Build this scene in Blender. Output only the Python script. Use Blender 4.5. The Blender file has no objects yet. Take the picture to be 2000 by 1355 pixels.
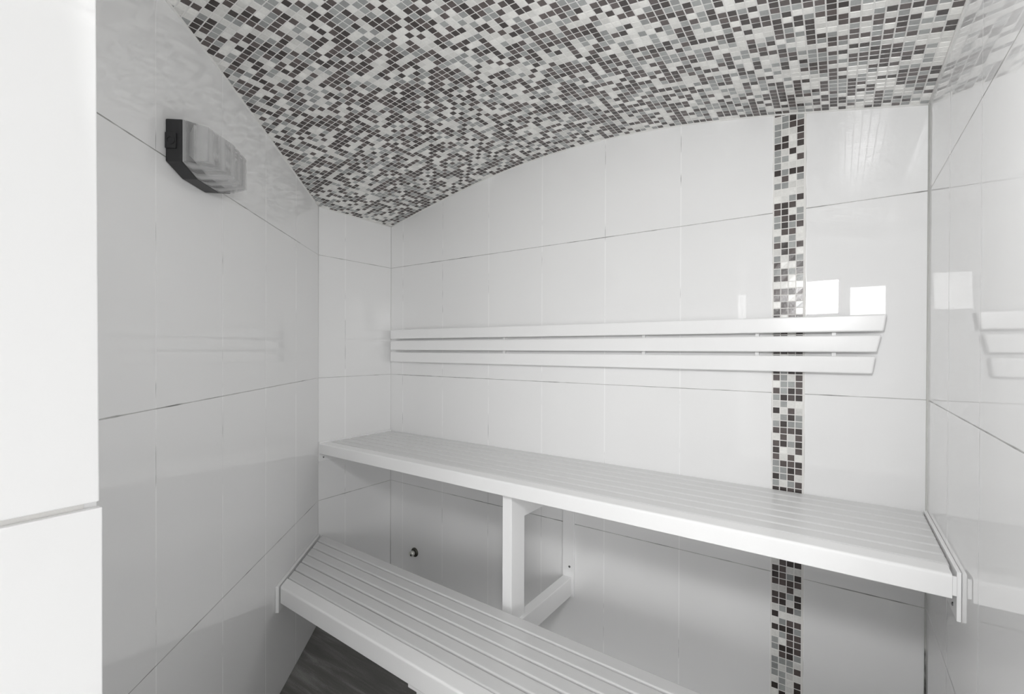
import bpy, bmesh, math, random
from mathutils import Vector, Matrix
S = bpy.context.scene
C = S.collection

# ------------------------------------------------------------------ camera
# x = along the back wall (to the right), y = depth towards the back wall, z = up; camera stands in the doorway
CW = (-0.57197235, 0.82025698, -0.00511168)      # view direction
CR = (0.82025378, 0.57199046, 0.00326436)        # right
CU = (-0.00560144, 0.00232575, 0.99998161)       # up
CZ = 1.33994
cd = bpy.data.cameras.new('camera')
cd.sensor_width = 36.0
cd.sensor_fit = 'HORIZONTAL'
cd.lens = 914.578 / 2000 * 36
cd.shift_y = (687.84 - 677.5) / 2000
cd.clip_start = 0.01
cam = bpy.data.objects.new('camera', cd)
C.objects.link(cam)
m = Matrix.Identity(4)
for i in range(3):
    m[i][0] = CR[i]; m[i][1] = CU[i]; m[i][2] = -CW[i]
m[0][3], m[1][3], m[2][3] = 0, 0, CZ
cam.matrix_world = m
S.camera = cam

# ------------------------------------------------------------------ world / light / exposure
w = bpy.data.worlds.new('overcast_sky')
S.world = w
w.use_nodes = True
nt = w.node_tree
bg = nt.nodes['Background']
tc = nt.nodes.new('ShaderNodeTexCoord'); sx = nt.nodes.new('ShaderNodeSeparateXYZ')
cr = nt.nodes.new('ShaderNodeValToRGB')
cr.color_ramp.elements[0].position = 0.45; cr.color_ramp.elements[0].color = (0.42, 0.42, 0.41, 1)
cr.color_ramp.elements[1].position = 0.56; cr.color_ramp.elements[1].color = (1.0, 1.0, 1.0, 1)
mp = nt.nodes.new('ShaderNodeMapRange'); mp.inputs[1].default_value = -1; mp.inputs[2].default_value = 1
nt.links.new(tc.outputs['Generated'], sx.inputs[0]); nt.links.new(sx.outputs['Z'], mp.inputs[0])
nt.links.new(mp.outputs[0], cr.inputs[0]); nt.links.new(cr.outputs[0], bg.inputs['Color'])
bg.inputs['Strength'].default_value = 9.6
S.view_settings.view_transform = 'Standard'
S.view_settings.look = 'None'
S.view_settings.gamma = 1.0
S.view_settings.exposure = 0.0
S.view_settings.use_curve_mapping = False
S.cycles.use_denoising = True
S.cycles.use_adaptive_sampling = False
S.cycles.max_bounces = 10
S.cycles.diffuse_bounces = 7
S.cycles.glossy_bounces = 6
S.cycles.transmission_bounces = 8
S.cycles.sample_clamp_indirect = 4.0
S.cycles.caustics_reflective = False
S.cycles.blur_glossy = 0.5
S.cycles.caustics_refractive = False

# the photographer's lamp, held above the camera; its glare shows in the tiles right of the mosaic strip
fl = bpy.data.lights.new('camera_flash', 'AREA'); fl.shape = 'RECTANGLE'; fl.size = 0.16; fl.size_y = 0.20
fl.energy = 9.0; fl.color = (1.0, 1.0, 1.0)
fo = bpy.data.objects.new('camera_flash', fl); C.objects.link(fo)
fo.location = (-0.085, 0.165, 1.66)
fo.rotation_mode = 'QUATERNION'; fo.rotation_quaternion = Vector((-0.12, 1, 0.10)).to_track_quat('-Z', 'Y')

# ------------------------------------------------------------------ measured layout
UL, UR, V, VE = -2.08067, 0.21137, 1.78462, 1.33237
US, SW = -0.18290, 0.09411            # mosaic strip: left edge and width
DA = 0.8644735                        # direction of the slanting left wall
T = Vector((math.cos(DA), -math.sin(DA), 0))
N = Vector((math.sin(DA), math.cos(DA), 0))
E0 = Vector((UL, VE, 0))
VF = 0.1345                           # room side of the front wall
UF = UL + (VE - VF) / math.tan(DA)    # where the slanting wall meets it
UJ = -0.55                            # door jamb
VO = -0.22                            # hall side of the front wall
TOP = 2.40
HL, HR, HV, HZ = -2.3, 3.6, -4.9, 2.75  # the hall behind the camera

def P(s, n, z):                        # a point in the frame of the slanting wall
    return E0 + T * s + N * n + Vector((0, 0, z))

def ceil_z(u):
    return (((0.02603826*u + 0.09495673)*u - 0.02644751)*u - 0.20441135)*u + 2.09210215

# ------------------------------------------------------------------ materials
def mat(name, col, rough=0.5, metal=0.0, spec=0.5, coat=0.0):
    k = bpy.data.materials.new(name); k.use_nodes = True
    b = k.node_tree.nodes['Principled BSDF']
    b.inputs['Base Color'].default_value = (*col, 1)
    b.inputs['Roughness'].default_value = rough
    b.inputs['Metallic'].default_value = metal
    b.inputs['Specular IOR Level'].default_value = spec
    b.inputs['Coat Weight'].default_value = coat
    return k

def nd(k, t, **kw):
    n = k.node_tree.nodes.new(t)
    for a, v in kw.items(): setattr(n, a, v)
    return n

def ln(k, a, b): k.node_tree.links.new(a, b)

def mth(k, op, a, b=None, c=None):
    n = nd(k, 'ShaderNodeMath', operation=op)
    for i, x in enumerate((a, b, c)):
        if x is None: continue
        if isinstance(x, (int, float)): n.inputs[i].default_value = x
        else: ln(k, x, n.inputs[i])
    return n.outputs[0]

def noise_bump(k, scale, strength, dist, stretch=(1, 1, 1), detail=3):
    b = k.node_tree.nodes['Principled BSDF']
    tc = nd(k, 'ShaderNodeTexCoord'); mp = nd(k, 'ShaderNodeMapping'); mp.inputs['Scale'].default_value = stretch
    nz = nd(k, 'ShaderNodeTexNoise'); nz.inputs['Scale'].default_value = scale; nz.inputs['Detail'].default_value = detail
    bp = nd(k, 'ShaderNodeBump'); bp.inputs['Strength'].default_value = strength; bp.inputs['Distance'].default_value = dist
    ln(k, tc.outputs['Object'], mp.inputs['Vector']); ln(k, mp.outputs[0], nz.inputs['Vector'])
    ln(k, nz.outputs['Fac'], bp.inputs['Height']); ln(k, bp.outputs[0], b.inputs['Normal'])
    return nz

def tile_material(name='white_glazed_tile', joints=True, col=(0.86, 0.86, 0.86)):
    # UV in tiles: one unit = 0.3 m across, 0.6 m up
    k = mat(name, col, 0.012, spec=0.72)
    b = k.node_tree.nodes['Principled BSDF']
    uv = nd(k, 'ShaderNodeUVMap'); uv.uv_map = 'uv'
    sp = nd(k, 'ShaderNodeSeparateXYZ'); ln(k, uv.outputs[0], sp.inputs[0])
    tc = nd(k, 'ShaderNodeTexCoord')
    # slow waviness of the glaze
    mp = nd(k, 'ShaderNodeMapping'); mp.inputs['Scale'].default_value = (1, 1, 1.0)
    ln(k, tc.outputs['Object'], mp.inputs[0])
    nz = nd(k, 'ShaderNodeTexNoise'); nz.inputs['Scale'].default_value = 9; nz.inputs['Detail'].default_value = 1.5
    ln(k, mp.outputs[0], nz.inputs['Vector'])
    b1 = nd(k, 'ShaderNodeBump'); b1.inputs['Strength'].default_value = 0.06; b1.inputs['Distance'].default_value = 0.00020
    ln(k, nz.outputs['Fac'], b1.inputs['Height'])
    nrm = b1.outputs[0]
    if joints:
        wob = nd(k, 'ShaderNodeTexNoise'); wob.inputs['Scale'].default_value = 14; ln(k, tc.outputs['Object'], wob.inputs['Vector'])
        w1 = mth(k, 'MULTIPLY', mth(k, 'SUBTRACT', wob.outputs['Fac'], 0.5), 0.0022)
        fx = mth(k, 'FRACT', mth(k, 'ADD', sp.outputs['X'], 100.5)); dx = mth(k, 'MULTIPLY', mth(k, 'ABSOLUTE', mth(k, 'SUBTRACT', fx, 0.5)), 0.3)
        fy = mth(k, 'FRACT', mth(k, 'ADD', sp.outputs['Y'], 100.5)); dy = mth(k, 'MULTIPLY', mth(k, 'ABSOLUTE', mth(k, 'SUBTRACT', fy, 0.5)), 0.6)
        dxx = mth(k, 'ADD', dx, w1); dyy = mth(k, 'ADD', dy, w1)
        mx = nd(k, 'ShaderNodeMapRange'); mx.interpolation_type = 'SMOOTHSTEP'
        ln(k, dxx, mx.inputs[0]); mx.inputs[1].default_value = 0.0010; mx.inputs[2].default_value = 0.0024; mx.inputs[3].default_value = 1; mx.inputs[4].default_value = 0
        my = nd(k, 'ShaderNodeMapRange'); my.interpolation_type = 'SMOOTHSTEP'
        ln(k, dyy, my.inputs[0]); my.inputs[1].default_value = 0.0007; my.inputs[2].default_value = 0.0018; my.inputs[3].default_value = 1; my.inputs[4].default_value = 0
        # grout: dirtier level joints; upright ones have edge highlights painted as pale flanks
        dn = nd(k, 'ShaderNodeTexNoise'); dn.inputs['Scale'].default_value = 7; dn.inputs['Detail'].default_value = 4
        ln(k, tc.outputs['Object'], dn.inputs['Vector'])
        rp = nd(k, 'ShaderNodeValToRGB'); ln(k, dn.outputs['Fac'], rp.inputs[0])
        rp.color_ramp.elements[0].position = 0.33; rp.color_ramp.elements[0].color = (0.20, 0.20, 0.195, 1)
        rp.color_ramp.elements[1].position = 0.52; rp.color_ramp.elements[1].color = (0.50, 0.50, 0.49, 1)
        rq = nd(k, 'ShaderNodeValToRGB'); ln(k, dn.outputs['Fac'], rq.inputs[0])
        rq.color_ramp.elements[0].position = 0.38; rq.color_ramp.elements[0].color = (0.34, 0.34, 0.335, 1)
        rq.color_ramp.elements[1].position = 0.50; rq.color_ramp.elements[1].color = (0.82, 0.82, 0.82, 1)
        m1 = nd(k, 'ShaderNodeMix', data_type='RGBA'); m1.inputs['A'].default_value = (*col, 1)
        mh = nd(k, 'ShaderNodeMapRange'); mh.interpolation_type = 'SMOOTHSTEP'; ln(k, dxx, mh.inputs[0])
        mh.inputs[1].default_value = 0.0004; mh.inputs[2].default_value = 0.0011; mh.inputs[3].default_value = 1; mh.inputs[4].default_value = 0
        m0 = nd(k, 'ShaderNodeMix', data_type='RGBA'); m0.inputs['A'].default_value = (0.97, 0.97, 0.97, 1)
        ln(k, mh.outputs[0], m0.inputs['Factor']); ln(k, rq.outputs[0], m0.inputs['B'])
        ln(k, mx.outputs[0], m1.inputs['Factor']); ln(k, m0.outputs['Result'], m1.inputs['B'])
        m2 = nd(k, 'ShaderNodeMix', data_type='RGBA'); ln(k, m1.outputs['Result'], m2.inputs['A'])
        ln(k, my.outputs[0], m2.inputs['Factor']); ln(k, rp.outputs[0], m2.inputs['B'])
        ln(k, m2.outputs['Result'], b.inputs['Base Color'])
        mk = mth(k, 'MAXIMUM', mx.outputs[0], my.outputs[0])
        ln(k, mth(k, 'MULTIPLY_ADD', mk, 0.4, 0.012), b.inputs['Roughness'])
        b2 = nd(k, 'ShaderNodeBump'); b2.invert = True; b2.inputs['Strength'].default_value = 0.6; b2.inputs['Distance'].default_value = 0.001
        ln(k, my.outputs[0], b2.inputs['Height']); ln(k, nrm, b2.inputs['Normal']); nrm = b2.outputs[0]
        # every tile is set at a hair's tilt of its own
        wn = nd(k, 'ShaderNodeTexWhiteNoise', noise_dimensions='3D')
        cb = nd(k, 'ShaderNodeCombineXYZ')
        ln(k, mth(k, 'FLOOR', sp.outputs['X']), cb.inputs[0]); ln(k, mth(k, 'FLOOR', sp.outputs['Y']), cb.inputs[1])
        ln(k, cb.outputs[0], wn.inputs['Vector'])
        vs = nd(k, 'ShaderNodeVectorMath', operation='SUBTRACT'); ln(k, wn.outputs['Color'], vs.inputs[0]); vs.inputs[1].default_value = (0.5, 0.5, 0.5)
        vm = nd(k, 'ShaderNodeVectorMath', operation='MULTIPLY'); ln(k, vs.outputs[0], vm.inputs[0]); vm.inputs[1].default_value = (0.004, 0.004, 0.004)
        va = nd(k, 'ShaderNodeVectorMath', operation='ADD'); ln(k, nrm, va.inputs[0]); ln(k, vm.outputs[0], va.inputs[1])
        vn = nd(k, 'ShaderNodeVectorMath', operation='NORMALIZE'); ln(k, va.outputs[0], vn.inputs[0]); nrm = vn.outputs[0]
    ln(k, nrm, b.inputs['Normal'])
    return k

M = {}
M['tile'] = tile_material()
M['plain_tile'] = tile_material('white_glazed_jamb_tile', False)
M['grout'] = mat('white_grout', (0.80, 0.79, 0.77), 0.85)
noise_bump(M['grout'], 300, 0.3, 0.001)
M['ceiling_grout'] = mat('ceiling_grout', (0.74, 0.735, 0.72), 0.85)
M['sealant'] = mat('white_sealant', (0.68, 0.68, 0.67), 0.45)

def mosaic(name, col, rough=0.22):
    k = mat(name, col, rough)
    nz = noise_bump(k, 160, 0.25, 0.0006)
    b = k.node_tree.nodes['Principled BSDF']
    # each piece a shade of its own, with a fine grain
    vc = nd(k, 'ShaderNodeAttribute', attribute_name='shade')
    hs = nd(k, 'ShaderNodeHueSaturation'); hs.inputs['Color'].default_value = (*col, 1)
    v = mth(k, 'MULTIPLY_ADD', vc.outputs['Fac'], 0.30, 0.85)
    v2 = mth(k, 'MULTIPLY', v, mth(k, 'MULTIPLY_ADD', nz.outputs['Fac'], 0.3, 0.85))
    ln(k, v2, hs.inputs['Value']); ln(k, hs.outputs[0], b.inputs['Base Color'])
    return k
M['mos_D'] = mosaic('dark_brown_mosaic', (0.050, 0.041, 0.039))
M['mos_M'] = mosaic('brown_grey_mosaic', (0.100, 0.082, 0.079))
M['mos_G'] = mosaic('grey_mosaic', (0.335, 0.345, 0.34))
M['mos_L'] = mosaic('ivory_mosaic', (0.76, 0.755, 0.73))
M['white_coat'] = mat('white_powder_coat', (0.90, 0.90, 0.90), 0.25)
noise_bump(M['white_coat'], 500, 0.12, 0.0005)
M['slat'] = mat('shaded_slat_coat', (0.72, 0.72, 0.72), 0.24)  # same white coat; dimmer light on slat tops put into the colour
noise_bump(M['slat'], 600, 0.10, 0.0003)
M['plaster'] = mat('white_plaster', (0.72, 0.72, 0.725), 0.8)
M['black_plastic'] = mat('black_plastic', (0.022, 0.022, 0.023), 0.45)
noise_bump(M['black_plastic'], 400, 0.2, 0.0004)
M['dark_metal'] = mat('tarnished_metal', (0.10, 0.10, 0.085), 0.35, 0.9)
M['pale_metal'] = mat('brushed_nickel', (0.75, 0.75, 0.71), 0.35, 0.85)
M['screw'] = mat('screw_steel', (0.20, 0.20, 0.20), 0.4, 0.9)
M['reflector'] = mat('silver_reflector', (0.78, 0.78, 0.78), 0.3, 0.35)
M['tube'] = mat('white_lamp_tube', (0.85, 0.85, 0.85), 0.3)
M['hall_floor'] = mat('pale_hall_floor', (0.72, 0.72, 0.71), 0.5)  # unseen hall floor, made pale to bounce light into the cabin
M['frame'] = mat('white_window_frame', (0.8, 0.8, 0.8), 0.4)
k = mat('clear_plastic', (0.62, 0.62, 0.62), 0.06); M['clear'] = k
b = k.node_tree.nodes['Principled BSDF']
wv = nd(k, 'ShaderNodeTexWave'); wv.inputs['Scale'].default_value = 11; wv.inputs['Distortion'].default_value = 1.0; wv.bands_direction = 'X'
tcc = nd(k, 'ShaderNodeTexCoord'); bpp = nd(k, 'ShaderNodeBump'); bpp.inputs['Strength'].default_value = 0.5; bpp.inputs['Distance'].default_value = 0.001
ln(k, tcc.outputs['Object'], wv.inputs[0]); ln(k, wv.outputs['Fac'], bpp.inputs['Height']); ln(k, bpp.outputs[0], b.inputs['Normal'])
ln(k, mth(k, 'MULTIPLY_ADD', wv.outputs['Fac'], 0.34, 0.20), b.inputs['Alpha'])
k = mat('window_glass', (1, 1, 1), 0.0); M['glass'] = k
b = k.node_tree.nodes['Principled BSDF']; b.inputs['Transmission Weight'].default_value = 1.0; b.inputs['IOR'].default_value = 1.02
# floor: dark grey stone-look tile with long streaks
k = mat('dark_streaked_floor', (0.07, 0.07, 0.067), 0.4); M['floor'] = k
b = k.node_tree.nodes['Principled BSDF']
tc = nd(k, 'ShaderNodeTexCoord'); mp = nd(k, 'ShaderNodeMapping')
mp.inputs['Rotation'].default_value = (0, 0, math.radians(-72)); mp.inputs['Scale'].default_value = (1.2, 11, 1)
mp.vector_type = 'POINT'
ln(k, tc.outputs['Object'], mp.inputs[0])
n1 = nd(k, 'ShaderNodeTexNoise'); n1.inputs['Scale'].default_value = 2.2; n1.inputs['Detail'].default_value = 8; n1.inputs['Roughness'].default_value = 0.65; n1.inputs['Distortion'].default_value = 0.5
ln(k, mp.outputs[0], n1.inputs['Vector'])
n2 = nd(k, 'ShaderNodeTexNoise'); n2.inputs['Scale'].default_value = 260; n2.inputs['Detail'].default_value = 2
ln(k, tc.outputs['Object'], n2.inputs['Vector'])
rp = nd(k, 'ShaderNodeValToRGB'); e = rp.color_ramp.elements
e[0].position = 0.32; e[0].color = (0.125, 0.122, 0.115, 1); e[1].position = 0.70; e[1].color = (0.34, 0.335, 0.32, 1)
e2 = rp.color_ramp.elements.new(0.52); e2.color = (0.185, 0.18, 0.17, 1)
ln(k, mth(k, 'MULTIPLY_ADD', mth(k, 'SUBTRACT', n2.outputs['Fac'], 0.5), 0.25, n1.outputs['Fac']), rp.inputs[0])
ln(k, rp.outputs[0], b.inputs['Base Color'])
# corner bead with a mouldy crack low down
k = mat('stained_corner_sealant', (0.66, 0.66, 0.65), 0.6); M['stained'] = k
b = k.node_tree.nodes['Principled BSDF']
tc = nd(k, 'ShaderNodeTexCoord'); sp = nd(k, 'ShaderNodeSeparateXYZ'); ln(k, tc.outputs['Object'], sp.inputs[0])
mp = nd(k, 'ShaderNodeMapping'); mp.inputs['Scale'].default_value = (60, 60, 12); ln(k, tc.outputs['Object'], mp.inputs[0])
nz = nd(k, 'ShaderNodeTexNoise'); nz.inputs['Scale'].default_value = 1; nz.inputs['Detail'].default_value = 4; ln(k, mp.outputs[0], nz.inputs['Vector'])
g = nd(k, 'ShaderNodeMapRange'); ln(k, sp.outputs['Z'], g.inputs[0]); g.inputs[1].default_value = 0.53; g.inputs[2].default_value = 0.47; g.inputs[3].default_value = -0.5; g.inputs[4].default_value = 0.22
rp = nd(k, 'ShaderNodeValToRGB'); ln(k, mth(k, 'ADD', nz.outputs['Fac'], g.outputs[0]), rp.inputs[0])
rp.color_ramp.elements[0].position = 0.45; rp.color_ramp.elements[0].color = (0.60, 0.60, 0.58, 1)
rp.color_ramp.elements[1].position = 0.72; rp.color_ramp.elements[1].color = (0.05, 0.05, 0.045, 1)
ln(k, rp.outputs[0], b.inputs['Base Color'])

# ------------------------------------------------------------------ mesh helpers
def obj(name, verts, faces, m, parent=None, uvs=None, smooth=False, mats=None, mi=None):
    me = bpy.data.meshes.new(name)
    me.from_pydata([tuple(v) for v in verts], [], faces)
    for k in (mats or [m]): me.materials.append(k)
    if mi: me.polygons.foreach_set('material_index', mi)
    if uvs:
        l = me.uv_layers.new(name='uv')
        for poly in me.polygons:
            for li in poly.loop_indices: l.data[li].uv = uvs[me.loops[li].vertex_index]
    me.update()
    o = bpy.data.objects.new(name, me); C.objects.link(o)
    if parent: o.parent = parent; o.matrix_parent_inverse = parent.matrix_world.inverted() if False else Matrix.Translation(-parent.location)
    if smooth:
        for q in me.polygons: q.use_smooth = True
    return o

def bm_obj(name, bm, m, parent=None, smooth=False):
    bmesh.ops.recalc_face_normals(bm, faces=bm.faces)
    me = bpy.data.meshes.new(name); bm.to_mesh(me); bm.free()
    me.materials.append(m)
    o = bpy.data.objects.new(name, me); C.objects.link(o)
    if parent: o.parent = parent; o.matrix_parent_inverse = Matrix.Translation(-parent.location)
    if smooth:
        for q in me.polygons: q.use_smooth = True
    return o

def struct(o): o['kind'] = 'structure'; return o

def thing(name, label, cat, loc, group=None):
    o = bpy.data.objects.new(name, None); C.objects.link(o); o.location = loc
    o.empty_display_size = 0.05
    o['label'] = label; o['category'] = cat
    if group: o['group'] = group
    return o

def prism(bm, plan, z0, z1, bevel=0.0, seg=2, only_top=False):
    """plan = list of (x, y) (or (x, y) with its own z pair); bevelled solid"""
    lo = [bm.verts.new((q[0], q[1], z0 if len(q) < 3 else q[2])) for q in plan]
    hi = [bm.verts.new((q[0], q[1], z1 if len(q) < 4 else q[3])) for q in plan]
    n = len(plan); fs = []
    fs.append(bm.faces.new(list(reversed(lo)))); fs.append(bm.faces.new(hi))
    for i in range(n):
        fs.append(bm.faces.new((lo[i], lo[(i+1) % n], hi[(i+1) % n], hi[i])))
    if bevel:
        bmesh.ops.recalc_face_normals(bm, faces=fs)
        es = set()
        for f in fs:
            for e in f.edges: es.add(e)
        bmesh.ops.bevel(bm, geom=list(es), offset=bevel, segments=seg, profile=0.5, affect='EDGES')

def box(bm, x0, x1, y0, y1, z0, z1, bevel=0.0, seg=2):
    prism(bm, [(x0, y0), (x1, y0), (x1, y1), (x0, y1)], z0, z1, bevel, seg)

def hexa(bm, pts, bevel=0.0, seg=2):
    """8 points: bottom ring of 4, top ring of 4"""
    v = [bm.verts.new(tuple(q)) for q in pts]
    fs = [bm.faces.new([v[i] for i in f]) for f in ((3,2,1,0), (4,5,6,7), (0,1,5,4), (1,2,6,5), (2,3,7,6), (3,0,4,7))]
    if bevel:
        bmesh.ops.recalc_face_normals(bm, faces=fs)
        es = set(e for f in fs for e in f.edges)
        bmesh.ops.bevel(bm, geom=list(es), offset=bevel, segments=seg, profile=0.5, affect='EDGES')

def cyl(bm, p0, p1, r0, r1=None, n=24):
    r1 = r0 if r1 is None else r1
    p0, p1 = Vector(p0), Vector(p1); d = (p1 - p0).normalized()
    a = d.orthogonal().normalized(); b = d.cross(a)
    A = [bm.verts.new(p0 + (a*math.cos(2*math.pi*i/n) + b*math.sin(2*math.pi*i/n))*r0) for i in range(n)]
    B = [bm.verts.new(p1 + (a*math.cos(2*math.pi*i/n) + b*math.sin(2*math.pi*i/n))*r1) for i in range(n)]
    bm.faces.new(list(reversed(A))); bm.faces.new(B)
    for i in range(n): bm.faces.new((A[i], A[(i+1) % n], B[(i+1) % n], B[i]))

def lathe(bm, p0, d, prof, n=32):
    """prof = [(along, radius)]"""
    p0 = Vector(p0); d = Vector(d).normalized(); a = d.orthogonal().normalized(); b = d.cross(a)
    rings = []
    for t, r in prof:
        rings.append([bm.verts.new(p0 + d*t + (a*math.cos(2*math.pi*i/n) + b*math.sin(2*math.pi*i/n))*r) for i in range(n)])
    for q in range(len(rings)-1):
        for i in range(n): bm.faces.new((rings[q][i], rings[q][(i+1) % n], rings[q+1][(i+1) % n], rings[q+1][i]))
    bm.faces.new(list(reversed(rings[0]))); bm.faces.new(rings[-1])

# ------------------------------------------------------------------ room shell
def wall(name, p, q, out, uoff, usign_from='p', z1=TOP, material='tile', th=0.08, z0=0.0):
    """a slab whose room face runs from p to q; UV x in 0.3 m tiles measured from p"""
    p, q, out = Vector((*p, 0)), Vector((*q, 0)), Vector((*out, 0)).normalized()*th
    L = (q - p).length
    vs, uv = [], []
    for a in (p, q):
        for z in (z0, z1):
            vs.append(a + Vector((0, 0, z))); uv.append((uoff + (a-p).length/0.3, z/0.6))
    for a in (p, q):
        for z in (z0, z1):
            vs.append(a + out + Vector((0, 0, z))); uv.append((uoff + (a-p).length/0.3, z/0.6))
    f = [(0,1,3,2), (4,6,7,5), (0,4,5,1), (2,3,7,6), (0,2,6,4), (1,5,7,3)]
    return struct(obj(name, vs, f, M[material], uvs=uv))

# the back wall: tiles left of the strip, the bed of the strip, one tile column right of it
def back_wall():
    cols = [(UL-0.08, US, (UL-0.08-US)/0.3, 0), (US, US+SW, None, 1), (US+SW, UR+0.08, 0.0, 0)]
    vs, fs, uv, mi = [], [], [], []
    for x0, x1, u0, k in cols:
        y = V + (0.0012 if k else 0)
        i = len(vs)
        for x in (x0, x1):
            for z in (0, TOP):
                vs.append((x, y, z)); uv.append(((u0 + (x-x0)/0.3) if u0 is not None else 0.5, z/0.6))
        fs.append((i, i+2, i+3, i+1)); mi.append(k)
    i = len(vs)
    for x in (UL-0.08, UR+0.08):
        for z in (0, TOP): vs.append((x, V+0.09, z)); uv.append((0.5, 0.5))
    fs.append((i, i+1, i+3, i+2)); mi.append(1)
    fs += [(0, 1, i+1, i), (8+2, i+2, i+3, 8+3)]; mi += [1, 1]
    # the two thin returns beside the strip
    fs += [(2, 4, 5, 3), (6, 8, 9, 7)]; mi += [1, 1]
    fs += [(1, 3, 5, 7, 9, 11, i+3, i+1), (0, i, i+2, 10, 8, 6, 4, 2)]; mi += [1, 1]
    return struct(obj('wall_back', vs, fs, None, uvs=uv, mats=[M['tile'], M['grout']], mi=mi))
back_wall()
wall('wall_left_corner', (UL, V), (UL, VE), (-1, 0), 0.0)
wall('wall_left', (UL, VE), (UF, VF), (-N.x, -N.y), 0.0)
VR = 0.80                             # right wall ends here; the open side beyond is added to admit light
wall('wall_right', (UR, V), (UR, VR), (1, 0), 0.0)

# wall around the doorway: a core with two rows of glazed jamb tile and an open, crumbling joint between them
bm = bmesh.new()
box(bm, HL, UJ-0.009, VO, VF-0.009, 0, TOP)
struct(bm_obj('wall_front', bm, M['grout']))
bm = bmesh.new()
pl = [(UF-0.15, VF), (UJ-0.006, VF), (UJ-0.006, VF-0.009), (UF-0.15, VF-0.009)]
box(bm, UF+0.012, UJ-0.0095, VF-0.0088, VF, 0.0, TOP-0.25)          # room face of the doorway wall
struct(bm_obj('trim_1', bm, M['plain_tile']))
bm = bmesh.new()
def jamb(z0, z1, v0, v1, bev=0.0012):
    hexa(bm, [(UJ-0.009, VO, z0), (UJ, VO, z0), (UJ, v0, z0), (UJ-0.009, v0, z0),
              (UJ-0.009, VO, z1), (UJ, VO, z1), (UJ, v1, z1), (UJ-0.009, v1, z1)], bev)
jamb(0.002, 0.5965, 0.1362, 0.1362); jamb(0.5995, 1.1953, 0.1364, 0.1367); jamb(1.2012, 1.7985, 0.1345, 0.1319); jamb(1.8015, 2.10, 0.1319, 0.131)
jo = struct(bm_obj('trim_2', bm, M['plain_tile']))

# floor
def slab(name, x0, x1, y0, y1, z0, z1, m):
    bm = bmesh.new(); box(bm, x0, x1, y0, y1, z0, z1); return struct(bm_obj(name, bm, M[m]))
slab('floor', HL-0.1, UR+0.02, VO, V+0.1, -0.06, 0.0, 'floor')
slab('floor_hall', HL-0.1, HR+0.1, HV-0.1, VO, -0.06, 0.0, 'hall_floor')
slab('floor_hall_side', UR+0.02, HR+0.1, VO, V+0.1, -0.06, 0.0, 'hall_floor')

# vaulted mosaic ceiling: grout sheet and every glass piece set into it
PIT, TS = 0.02188, 0.0197
def ceiling():
    rnd = random.Random(11)
    U0, U1 = UL-0.02, UR+0.02
    # arc-length stations
    stn = [UR - 0.002]; z = ceil_z(stn[0])
    us = [UR+0.02]
    def step(u, d):
        dz = (ceil_z(u-0.001)-ceil_z(u))/0.001
        return u - d/math.sqrt(1+dz*dz)
    u = UR - 0.004
    cells = []
    while u > U0:
        a = u; b = step(u, TS); cells.append((a, b)); u = step(u, PIT)
    rows = []
    v = V - 0.004
    while v > VO:
        rows.append((v, v-TS)); v -= PIT
    vs, fs, mi, sh = [], [], [], []
    # grout sheet
    n = 60
    for i in range(n+1):
        uu = UR+0.03 + (UL-0.05-UR-0.03)*i/n
        for vv in (V+0.02, VO): vs.append((uu, vv, ceil_z(uu)+0.0001))
        for vv in (V+0.02, VO): vs.append((uu, vv, ceil_z(uu)+0.05))
    for i in range(n):
        o = 4*i
        fs.append((o, o+4, o+5, o+1)); fs.append((o+2, o+3, o+7, o+6)); fs.append((o, o+2, o+6, o+4)); fs.append((o+1, o+5, o+7, o+3))
    mi += [0]*len(fs); sh += [0.5]*len(fs)
    for (a, b) in cells:
        za, zb = ceil_z(a), ceil_z(b)
        for (p, q) in rows:
            # pieces hidden inside the slanting wall or past it are not there
            if (Vector(((a+b)/2, (p+q)/2, 0)) - E0).dot(N) < -0.03: continue
            k = rnd.random()
            kind = 4 if k < 0.335 else 3 if k < 0.555 else 2 if k < 0.79 else 1
            t1, t2, t3, t4 = (rnd.uniform(-1, 1)*0.00022 for _ in range(4))
            i = len(vs); e = 0.0007
            for (x, z, y, t) in ((a, za, p, t1), (b, zb, p, t2), (b, zb, q, t3), (a, za, q, t4)):
                vs.append((x, y, z+0.0015))
            sx = e if a > b else -e
            for (x, z, y, t) in ((a-sx, za, p-e, t1), (b+sx, zb, p-e, t2), (b+sx, zb, q+e, t3), (a-sx, za, q+e, t4)):
                vs.append((x, y, z-0.0005+t))
            fs += [(i+4, i+5, i+6, i+7), (i, i+1, i+5, i+4), (i+1, i+2, i+6, i+5), (i+2, i+3, i+7, i+6), (i+3, i, i+4, i+7)]
            mi += [kind]*5; s = rnd.random(); sh += [s]*5
    o = obj('ceiling', vs, fs, None, mats=[M['ceiling_grout'], M['mos_D'], M['mos_M'], M['mos_G'], M['mos_L']], mi=mi)
    at = o.data.attributes.new('shade', 'FLOAT', 'FACE'); at.data.foreach_set('value', sh)
    struct(o)
ceiling()

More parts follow.
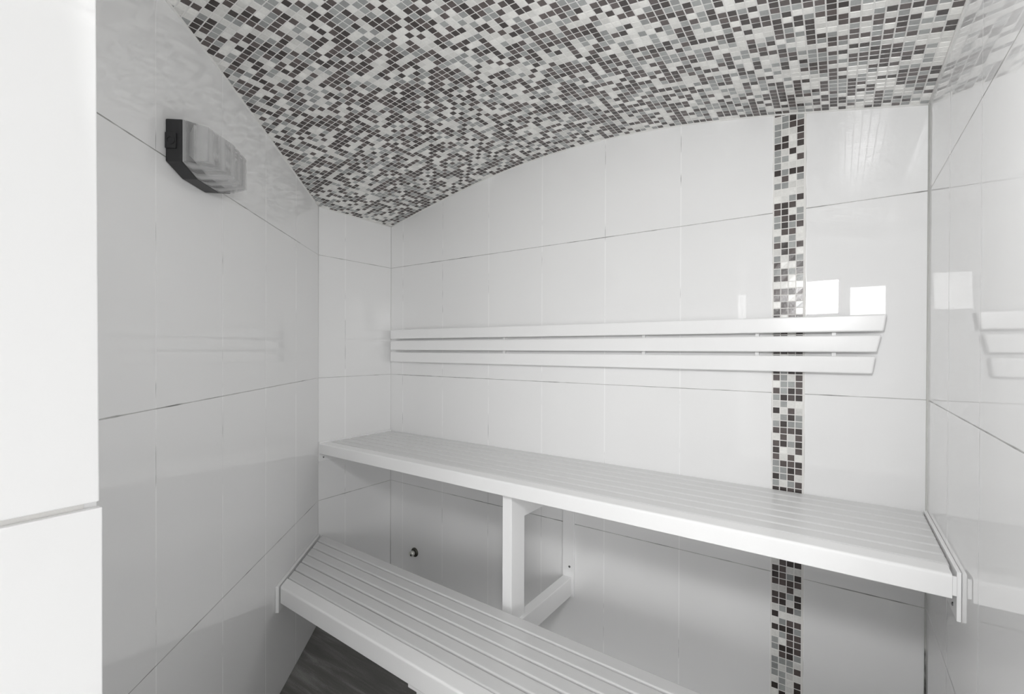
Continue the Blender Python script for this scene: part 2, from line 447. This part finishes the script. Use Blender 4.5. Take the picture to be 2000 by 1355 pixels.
# upright mosaic strip in the back wall, copied row by row from the top
ROWS = {0:'LGDG',1:'GGMM',2:'GLLD',3:'GDLM',4:'DDLD',5:'GLDL',6:'GGLM',7:'GLLL',8:'DGDD',9:'LMLG',10:'GGLL',11:'LLLL',12:'LLGD',
 13:'MDML',14:'MDLG',15:'GMDG',16:'GDGM',17:'LMML',18:'GLGL',19:'MDGM',20:'LDML',21:'GLDG',22:'MLLD',23:'GDGD',24:'DMLG',25:'LLLL',
 26:'MMDM',27:'MMLM',28:'LMMG',29:'DMML',30:'DLMD',31:'LGDM',32:'GMLD',33:'DDLD',34:'LGMG',35:'DDMD',36:'MLGD',37:'LDGM',38:'DGDD',
 39:'MGLM',40:'LGGM',41:'MGDM',42:'GDMD',43:'LGLL',44:'DLML',45:'LGDG',46:'GDGG',47:'MMMD',48:'LMLM',49:'MDGD',50:'DLLM',51:'MLML',
 52:'GMMD',53:'GGDM',54:'DGML',55:'GLGM',56:'DDMD',57:'LMGL',58:'GDLM',59:'MLDG',60:'DGML',61:'LMDG',62:'GLMD',63:'DMLL',64:'LGDM',
 65:'GDLM',66:'MLGD',67:'LMDD',68:'DMLL',69:'DMGD',70:'MMMM',71:'LLML',72:'MMGD',73:'MDLD',74:'LGDG',75:'DLLL',76:'LGMM',77:'DDDG',
 78:'LGMM',79:'GLMM',80:'GDDM',81:'LMDG',82:'GGGL',83:'GLGM',84:'GGLL',85:'LGLD',86:'DGLD',87:'LDLL'}
def strip():
    rnd = random.Random(5)
    vs, fs, mi, sh = [], [], [], []
    x0 = -0.17930; cp = 0.02150
    for r in range(-1, 97):
        rr = ROWS.get(r) or ''.join(rnd.choice('LGMD') for _ in range(4))
        zt = 2.11433 - 0.021886*r
        for c in range(4):
            kind = 'DMGL'.index(rr[c])
            a = x0 + cp*c; b = a + 0.0198; zb = zt - 0.0200
            if zb < 0.005: continue
            i = len(vs); e = 0.0006; t = [rnd.uniform(-1, 1)*0.0002 for _ in range(4)]
            for x, z in ((a, zb), (b, zb), (b, zt), (a, zt)): vs.append((x, V+0.0035, z))
            for (x, z), q in zip(((a+e, zb+e), (b-e, zb+e), (b-e, zt-e), (a+e, zt-e)), t): vs.append((x, V+0.0004+q, z))
            fs += [(i+4, i+5, i+6, i+7), (i, i+1, i+5, i+4), (i+1, i+2, i+6, i+5), (i+2, i+3, i+7, i+6), (i+3, i, i+4, i+7)]
            mi += [kind]*5; s = rnd.random(); sh += [s]*5
    o = obj('trim_3', vs, fs, None, mats=[M['mos_D'], M['mos_M'], M['mos_G'], M['mos_L']], mi=mi)
    at = o.data.attributes.new('shade', 'FLOAT', 'FACE'); at.data.foreach_set('value', sh)
    struct(o)
strip()

# mortar bead under the ceiling edge and sealant in the corners
def tube_line(name, pts, r, m):
    bm = bmesh.new()
    n = 8; rings = []
    for i, p in enumerate(pts):
        a = Vector(pts[max(i-1, 0)]); b = Vector(pts[min(i+1, len(pts)-1)]); d = (b-a).normalized()
        x = d.cross(Vector((0, 0, 1)))
        if x.length < 0.1: x = Vector((1, 0, 0))
        x.normalize(); y = d.cross(x)
        rings.append([bm.verts.new(Vector(p) + (x*math.cos(2*math.pi*k/n) + y*math.sin(2*math.pi*k/n))*r) for k in range(n)])
    for i in range(len(rings)-1):
        for k in range(n): bm.faces.new((rings[i][k], rings[i][(k+1) % n], rings[i+1][(k+1) % n], rings[i+1][k]))
    bm.faces.new(rings[0][::-1]); bm.faces.new(rings[-1])
    return struct(bm_obj(name, bm, m, smooth=True))
def cz(p): return (p[0], p[1], ceil_z(p[0])-0.0005)
tube_line('trim_4', [cz((UR+(UL-UR)*i/40, V)) for i in range(41)], 0.0042, M['ceiling_grout'])
tube_line('trim_5', [cz((UL, V+(VE-V)*i/6)) for i in range(7)], 0.0042, M['ceiling_grout'])
tube_line('trim_6', [cz((UL+(UF-UL)*i/30, VE+(VF-VE)*i/30)) for i in range(31)], 0.0042, M['ceiling_grout'])
tube_line('trim_7', [cz((UR, V+(VF-V)*i/6)) for i in range(7)], 0.0042, M['ceiling_grout'])
tube_line('trim_8', [(UL, V, 0), (UL, V, ceil_z(UL))], 0.0022, M['sealant'])
tube_line('trim_9', [(UR, V, 0), (UR, V, 0.3), (UR, V, 0.6), (UR, V, ceil_z(UR))], 0.0042, M['stained'])
tube_line('trim_10', [(UL, VE, 0), (UL, VE, ceil_z(UL))], 0.0018, M['sealant'])

# ------------------------------------------------------------------ benches
SLAT_T = 0.022
def make_bench(root, L, R, n, ztop, fascia, gap, zend=0.0, cut=0.0):
    """L, R: (front, back) plan corners; n slats; the front slat carries a deep fascia"""
    L0, L1, R0, R1 = (Vector((*q, 0)) for q in (L[0], L[1], R[0], R[1]))
    depth = (L1-L0).length
    def pt(side, t):
        a, b = (L0, L1) if side == 0 else (R0, R1)
        return a.lerp(b, t)
    g = gap/2/0.46
    for i in range(n):
        t0, t1 = i/n + (g if i else 0), (i+1)/n - (g if i < n-1 else 0)
        a, b, c, d = pt(0, t0), pt(1, t0), pt(1, t1), pt(0, t1)
        zl, zr = ztop, ztop + zend
        if i and cut:
            b = b + Vector((cut, 0, 0)); c = c + Vector((cut, 0, 0))
        bm = bmesh.new()
        if i == 0:
            # front slat: an L section whose deep front edge hides the frame
            k = 0.012/depth
            prof = [(t0, -fascia), (t0, 0), (t1, 0), (t1, -SLAT_T), (t0+k, -SLAT_T), (t0+k, -fascia)]
            A = [bm.verts.new(pt(0, t) + Vector((0, 0, zl+h))) for t, h in prof]
            B = [bm.verts.new(pt(1, t) + Vector((0, 0, zr+h))) for t, h in prof]
            bm.faces.new(A); bm.faces.new(B[::-1])
            for j in range(6): bm.faces.new((A[j], B[j], B[(j+1) % 6], A[(j+1) % 6]))
            bmesh.ops.recalc_face_normals(bm, faces=bm.faces)
            big = [e for e in bm.edges if set(e.verts) in ({A[1], B[1]},)]
            bmesh.ops.bevel(bm, geom=big, offset=0.0065, segments=4, profile=0.5, affect='EDGES')
            rest = [e for e in bm.edges if e.calc_length() > 0.3 and e.is_manifold and e.calc_face_angle(0) > 1.2]
            bmesh.ops.bevel(bm, geom=rest, offset=0.002, segments=2, profile=0.5, affect='EDGES')
            bm_obj('front_slat', bm, M['white_coat'], root)
            continue
        hexa(bm, [(a.x, a.y, zl-SLAT_T), (b.x, b.y, zr-SLAT_T), (c.x, c.y, zr-SLAT_T), (d.x, d.y, zl-SLAT_T),
                  (a.x, a.y, zl), (b.x, b.y, zr), (c.x, c.y, zr), (d.x, d.y, zl)], 0.0058, 3)
        bm_obj('slat', bm, M['slat'], root)
    return pt

def crossbar(root, p, q, w, z0, z1, name='crossbar'):
    p, q = Vector((*p, 0)), Vector((*q, 0)); d = (q-p).normalized(); s = Vector((-d.y, d.x, 0))*w/2
    bm = bmesh.new()
    a = [p-s, q-s, q+s, p+s]
    prism(bm, [(k.x, k.y) for k in a], z0, z1, 0.0015, 2)
    bm_obj(name, bm, M['white_coat'], root)

def screw(root, p, d, r=0.0045):
    bm = bmesh.new(); lathe(bm, Vector(p), d, [(0, r), (0.0012, r), (0.002, r*0.7)], 20)
    o = bm_obj('screw', bm, M['screw'], root, smooth=False)
    return o

# upper bench
UB = thing('upper_bench', 'long white slatted bench, the upper one, set against the back wall', 'bench', (-0.93, 1.56, 0.83))
pt = make_bench(UB, ((-2.070, 1.3330), (-2.070, 1.7815)), ((0.1955, 1.3120), (0.1975, 1.7815)), 8, 0.8815, 0.050, 0.0045, -0.003, 0.0050)
for t in (0.015, 0.36, 0.66, 0.985):
    a = pt(0, 0).lerp(pt(1, 0), t) + Vector((0, 0.014, 0)); b = pt(0, 1).lerp(pt(1, 1), t)
    crossbar(UB, (a.x, a.y), (b.x, b.y), 0.03, 0.833, 0.857)
# end cap: narrow white piece at the right end
bm = bmesh.new(); box(bm, 0.1962, 0.2032, 1.3165, 1.3215, 0.834, 0.874, 0.0008); bm_obj('end_cap', bm, M['white_coat'], UB)
bracket = thing('wall_bracket', 'white flat bar holding the upper bench to the left corner wall', 'bracket', (UL, 1.34, 0.79), 'flat wall bars at the bench ends')
bm = bmesh.new(); box(bm, UL+0.0005, UL+0.0092, VE+0.001, V-0.004, 0.7915, 0.8885, 0.0012); bm_obj('bar', bm, M['white_coat'], bracket)
screw(bracket, (UL+0.0092, 1.3554, 0.8107), (1, 0, 0), 0.0040)
bracket2 = thing('wall_bracket', 'white flat bar holding the upper bench to the right wall', 'bracket', (UR, 1.34, 0.78), 'flat wall bars at the bench ends')
bm = bmesh.new(); box(bm, UR-0.0078, UR-0.0005, 1.3205, V-0.004, 0.7805, 0.8830, 0.0012); bm_obj('bar', bm, M['white_coat'], bracket2)
screw(bracket2, (UR-0.0078, 1.36, 0.8000), (-1, 0, 0), 0.0040)

# lower bench
LB = thing('lower_bench', 'white slatted bench, the lower one standing in front of the upper bench', 'bench', (-0.80, 1.10, 0.39))
pt2 = make_bench(LB, ((-1.7285, 0.9510), (-2.0545, 1.3370)), ((0.195, 0.9020), (0.195, 1.2800)), 7, 0.4400, 0.063, 0.0060)
for t in (0.012, 0.40, 0.70, 0.985):
    a = pt2(0, 0.04).lerp(pt2(1, 0.04), t); b = pt2(0, 1).lerp(pt2(1, 1), t)
    crossbar(LB, (a.x, a.y), (b.x, b.y), 0.03, 0.392, 0.4175)
bracket3 = thing('wall_bracket', 'white flat bar on the slanting left wall at the end of the lower bench', 'bracket', P(0.26, 0, 0.34), 'flat wall bars at the bench ends')
bm = bmesh.new()
q = [P(0.004, 0.0008, 0), P(0.518, 0.0008, 0), P(0.518, 0.0135, 0), P(0.011, 0.0135, 0)]
prism(bm, [(k.x, k.y) for k in q], 0.340, 0.4405, 0.0014, 2); bm_obj('bar', bm, M['white_coat'], bracket3)
bracket4 = thing('wall_bracket', 'white flat bar on the right wall at the end of the lower bench', 'bracket', (UR, 1.1, 0.34), 'flat wall bars at the bench ends')
bm = bmesh.new(); box(bm, UR-0.0105, UR-0.0005, 0.91, 1.30, 0.340, 0.4405, 0.0012); bm_obj('bar', bm, M['white_coat'], bracket4)

# metal frame that carries both benches
SF = thing('bench_frame', 'white square-tube frame holding up the middle of both benches', 'frame', (-0.955, 1.3, 0))
def part_box(name, *a, m='white_coat', root=None, bev=0.0018):
    bm = bmesh.new(); box(bm, *a, bev, 2); return bm_obj(name, bm, M[m], root)
part_box('post', -0.9785, -0.9385, 1.347, 1.430, 0.3755, 0.830, root=SF)
part_box('upper_beam', -0.9775, -0.9395, 1.4305, 1.773, 0.7325, 0.830, root=SF)
part_box('lower_beam', -0.9650, -0.9250, 0.985, 1.773, 0.2970, 0.3750, root=SF)
wp = part_box('wall_plate', -0.9680, -0.9150, 1.7735, 1.7835, 0.2900, 0.8290, root=SF, bev=0.001)
screw(SF, (-0.9347, 1.7735, 0.4184), (0, -1, 0), 0.0048)
part_box('leg', -0.9900, -0.9500, 0.9440, 0.9840, 0.0, 0.3610, root=SF)
part_box('mounting_plate', -1.0190, -0.9150, 0.9385, 0.9900, 0.3612, 0.3740, root=SF, bev=0.002)

# backrest: three slanting-ended rails on standoff battens
BR = thing('backrest', 'white backrest of three long horizontal rails on the back wall', 'backrest', (-0.97, 1.775, 1.27))
for z0, z1, ua, ub in ((1.3985, 1.4487, 0.1085, 0.1160), (1.3365, 1.3880, 0.0925, 0.1035), (1.2722, 1.3245, 0.0830, 0.0905)):
    bm = bmesh.new()
    y0, y1 = 1.7500, 1.7710
    x0 = -2.0470
    hexa(bm, [(x0, y0, z0), (ua, y0, z0), (ua, y1, z0), (x0, y1, z0), (x0, y0, z1), (ub, y0, z1), (ub, y1, z1), (x0, y1, z1)], 0.0045, 4)
    bm_obj('rail', bm, M['white_coat'], BR)
for x in (-1.282, -0.618, -0.226, -0.012):
    part_box('batten', x-0.006, x+0.006, 1.7712, 1.7838, 1.280, 1.440, root=BR, bev=0.001)

# ------------------------------------------------------------------ bulkhead lamp on the slanting wall
def hexpoly(s0, s1, zc, he, hm):
    sm = (s0+s1)/2; q = (s1-s0)*0.22
    return [(s1, zc-he), (sm+q, zc-hm), (sm-q, zc-hm), (s0, zc-he), (s0, zc+he), (sm-q, zc+hm), (sm+q, zc+hm), (s1, zc+he)]
WL = thing('wall_lamp', 'bulkhead lamp with clear faceted cover and black base on the left wall', 'lamp', P(1.048, 0, 1.79))
def loft(bm, rings, cap0=True, cap1=True):
    R = [[bm.verts.new(p) for p in r] for r in rings]; n = len(R[0])
    for a, b in zip(R, R[1:]):
        for i in range(n): bm.faces.new((a[i], a[(i+1) % n], b[(i+1) % n], b[i]))
    if cap0: bm.faces.new(R[0][::-1])
    if cap1: bm.faces.new(R[-1])
ZC = 1.840
base = hexpoly(0.931, 1.166, ZC, 0.0505, 0.0700)
bm = bmesh.new()
loft(bm, [[P(s, 0.0006, z) for s, z in base], [P(s, 0.0375, z) for s, z in base]])
bmesh.ops.recalc_face_normals(bm, faces=bm.faces)
bmesh.ops.bevel(bm, geom=list(bm.edges), offset=0.0022, segments=2, profile=0.5, affect='EDGES')
bm_obj('base', bm, M['black_plastic'], WL)
def cover_rings(sh):
    s0, s1 = 0.931+0.002+sh, 1.166-0.002-sh
    r0 = hexpoly(s0, s1, ZC, 0.0495-sh, 0.0690-sh)
    sm = (s0+s1)/2; q = (s1-s0)*0.22
    # front ring: (s, n, z)
    fr = [(s1-0.012, 0.089-sh, -1, .0415), (sm+0.001, 0.1-sh, -1, .0430), (sm-0.001, 0.1-sh, -1, .0430), (s0+0.012, 0.088-sh, -1, .0425),
          (s0+0.012, 0.088-sh, 1, .0425), (sm-0.001, 0.1-sh, 1, .0430), (sm+0.001, 0.1-sh, 1, .0430), (s1-0.012, 0.089-sh, 1, .0415)]
    return r0, [(s, n, ZC + g*(h-sh*0.6)) for s, n, g, h in fr]
bm = bmesh.new()
for k, sh in ((0, 0.0), (1, 0.0022)):
    r0, fr = cover_rings(sh)
    loft(bm, [[P(s, 0.038, z) for s, z in r0], [P(s, 0.046, z) for s, z in r0], [P(s, n, z) for s, n, z in fr]], cap0=False, cap1=False)
    bm.verts.ensure_lookup_table()
    vv = list(bm.verts)[-8:]
    bm.faces.new((vv[0], vv[1], vv[6], vv[7])); bm.faces.new((vv[1], vv[2], vv[5], vv[6])); bm.faces.new((vv[2], vv[3], vv[4], vv[5]))
bm.verts.ensure_lookup_table()
a0 = list(bm.verts)[0:8]; b0 = list(bm.verts)[24:32]
for i in range(8): bm.faces.new((a0[i], b0[i], b0[(i+1) % 8], a0[(i+1) % 8]))
cv = bm_obj('cover', bm, M['clear'], WL)
# reflector tray and tube inside
bm = bmesh.new()
r1 = hexpoly(0.940, 1.157, ZC, 0.043, 0.060); r2 = hexpoly(0.955, 1.142, ZC, 0.026, 0.036)
loft(bm, [[P(s, 0.060, z) for s, z in r1], [P(s, 0.041, z) for s, z in r2]], cap0=False, cap1=True)
bm_obj('reflector', bm, M['reflector'], WL)
bm = bmesh.new()
cyl(bm, P(0.975, 0.062, ZC+0.004), P(1.120, 0.062, ZC+0.004), 0.0085)
cyl(bm, P(1.120, 0.062, ZC+0.004), P(1.138, 0.062, ZC+0.004), 0.012)
bm_obj('lamp_tube', bm, M['tube'], WL, smooth=False)
# latch with a ring on the end of the base
bm = bmesh.new()
q = [P(1.1665, 0.0015, 0), P(1.1665, 0.0258, 0), P(1.1700, 0.0258, 0), P(1.1700, 0.0015, 0)]
prism(bm, [(k.x, k.y) for k in q], 1.8195, 1.8570, 0.0008)
la = bm_obj('latch', bm, M['black_plastic'], WL)
bm = bmesh.new()
c = P(1.1700, 0.0143, 1.8380); n = 24
def ringpts(r, off): return [c + T*off + (N*math.cos(2*math.pi*i/n) + Vector((0, 0, 1))*math.sin(2*math.pi*i/n))*r for i in range(n)]
rs = [[bm.verts.new(p) for p in ringpts(r, o)] for r, o in ((0.0098, 0.0), (0.0098, 0.0016), (0.0074, 0.0016), (0.0074, 0.0))]
for a, b in zip(rs, rs[1:]):
    for i in range(n): bm.faces.new((a[i], a[(i+1) % n], b[(i+1) % n], b[i]))
o = bm_obj('ring', bm, M['black_plastic'], la)
o.matrix_parent_inverse = Matrix.Translation(-la.matrix_basis.translation) @ Matrix.Translation(-Vector(WL.location)).inverted() @ Matrix.Translation(-Vector(WL.location))

# ------------------------------------------------------------------ steam outlet low on the back wall
SN = thing('steam_outlet', 'small round metal outlet low on the back wall under the upper bench', 'outlet', (-1.8835, V, 0.2385))
c = Vector((-1.8835, V-0.0005, 0.2390))
bm = bmesh.new(); lathe(bm, c, (0, -1, 0), [(0, 0.0245), (0.004, 0.0245), (0.009, 0.0195), (0.010, 0.013)], 36)
bm_obj('rosette', bm, M['dark_metal'], SN, smooth=False)
bm = bmesh.new()
lathe(bm, c + Vector((0, -0.010, 0)), (0, -1, 0), [(0, 0.0115), (0.004, 0.0115), (0.006, 0.0145), (0.020, 0.0145), (0.022, 0.013)], 28)
bm_obj('nozzle', bm, M['pale_metal'], SN, smooth=False)
bm = bmesh.new()
cyl(bm, c + Vector((0.003, -0.0305, -0.005)), c + Vector((0.003, -0.0330, -0.005)), 0.0055)
bm_obj('opening', bm, M['black_plastic'], SN)

# ------------------------------------------------------------------ hall behind the camera (seen only in reflections)
def wall_holes(name, axis, pos, a0, a1, z0, z1, holes, th):
    """plaster wall in the plane axis=pos with rectangular openings"""
    xs = sorted({a0, a1, *[h[0] for h in holes], *[h[1] for h in holes]})
    zs = sorted({z0, z1, *[h[2] for h in holes], *[h[3] for h in holes]})
    bm = bmesh.new()
    for i in range(len(xs)-1):
        for j in range(len(zs)-1):
            cx, czz = (xs[i]+xs[i+1])/2, (zs[j]+zs[j+1])/2
            if any(h[0] < cx < h[1] and h[2] < czz < h[3] for h in holes): continue
            if axis == 'y': box(bm, xs[i], xs[i+1], min(pos, pos+th), max(pos, pos+th), zs[j], zs[j+1])
            else: box(bm, min(pos, pos+th), max(pos, pos+th), xs[i], xs[i+1], zs[j], zs[j+1])
    bmesh.ops.remove_doubles(bm, verts=bm.verts, dist=1e-5)
    return struct(bm_obj(name, bm, M['plaster']))
far_holes = [(0.085, 0.585, 1.75, 2.30), (0.85, 1.20, 1.60, 2.30), (1.75, 2.55, 0.9, 2.30), (2.65, 3.45, 0.9, 2.30)]  # first pair matches tile reflections; wide right pair added for light
wall_holes('wall_hall_far', 'y', HV, HL, HR, 0, HZ, far_holes, -0.12)
side_holes = [(-4.7, -3.7, 0.9, 2.4), (-3.6, -2.6, 0.9, 2.4), (-2.5, -2.0, 0.9, 2.4)]  # unseen side windows, added to brighten the cabin's left walls
wall_holes('wall_hall_right', 'x', HR, HV, V+0.1, 0, HZ, side_holes, 0.12)
wall_holes('wall_hall_left', 'x', HL, HV, VO, 0, HZ, [(-2.9, -0.9, 0.9, 2.1)], -0.12)  # unseen left window, added to send light through the doorway
SK = (0.1, 1.5, -2.2, -1.3)            # unseen roof opening, added to brighten the lower right of the cabin
bm = bmesh.new()
box(bm, HL-0.12, HR+0.12, HV-0.12, SK[2], HZ, HZ+0.1); box(bm, HL-0.12, HR+0.12, SK[3], VO, HZ, HZ+0.1)
box(bm, HL-0.12, SK[0], SK[2], SK[3], HZ, HZ+0.1); box(bm, SK[1], HR+0.12, SK[2], SK[3], HZ, HZ+0.1)
struct(bm_obj('ceiling_hall', bm, M['plaster']))
ld = bpy.data.lights.new('added_roof_portal', 'AREA'); ld.shape = 'RECTANGLE'; ld.size = SK[1]-SK[0]; ld.size_y = SK[3]-SK[2]; ld.cycles.is_portal = True
q = bpy.data.objects.new('added_roof_portal', ld); C.objects.link(q); q.location = ((SK[0]+SK[1])/2, (SK[2]+SK[3])/2, HZ+0.1)
slab('ceiling_hall_side', UR+0.12, HR+0.12, VO, V+0.1, HZ, HZ+0.1, 'plaster')
slab('wall_hall_near', UR+0.08, HR+0.12, V, V+0.1, 0, HZ, 'plaster')
slab('wall_right_back', UR+0.081, UR+0.12, VR, V, 0, HZ, 'plaster')
slab('wall_right_top', UR, UR+0.08, VO+0.1, VR-0.001, 2.10, HZ, 'plaster')
slab('wall_front_top', UJ-0.009, UR+0.08, VO, VO+0.10, 2.25, HZ, 'plaster')
slab('roof_cap', HL-0.12, UR+0.12, VO, V+0.1, TOP, TOP+0.1, 'plaster')
def window(i, axis, pos, a0, a1, z0, z1, th):
    bm = bmesh.new(); f = 0.045; c0 = pos + th*0.35; c1 = pos + th*0.75
    lo, hi = min(c0, c1), max(c0, c1)
    def bx(x0, x1, za, zb):
        if axis == 'y': box(bm, x0, x1, lo, hi, za, zb)
        else: box(bm, lo, hi, x0, x1, za, zb)
    bx(a0, a0+f, z0, z1); bx(a1-f, a1, z0, z1); bx(a0+f, a1-f, z0, z0+f); bx(a0+f, a1-f, z1-f, z1)
    struct(bm_obj('window_%d' % i, bm, M['frame']))
    # daylight portal of this opening
    ld = bpy.data.lights.new('window_portal', 'AREA'); ld.shape = 'RECTANGLE'; ld.size = a1-a0; ld.size_y = z1-z0
    ld.cycles.is_portal = True
    lo_ = bpy.data.objects.new('window_portal', ld); C.objects.link(lo_)
    if axis == 'y':
        lo_.location = ((a0+a1)/2, pos+th, (z0+z1)/2); lo_.rotation_euler = (math.radians(-90), 0, math.radians(180))
        d = Vector((0, 1 if th < 0 else -1, 0))
    else:
        lo_.location = (pos+th, (a0+a1)/2, (z0+z1)/2); d = Vector((1 if th < 0 else -1, 0, 0))
    lo_.rotation_mode = 'QUATERNION'; lo_.rotation_quaternion = d.to_track_quat('-Z', 'Y')
wi = 1
for h in far_holes: window(wi, 'y', HV, *h, -0.12); wi += 1
for h in side_holes: window(wi, 'x', HR, *h, 0.12); wi += 1
window(wi, 'x', HL, -2.9, -0.9, 0.9, 2.1, -0.12)
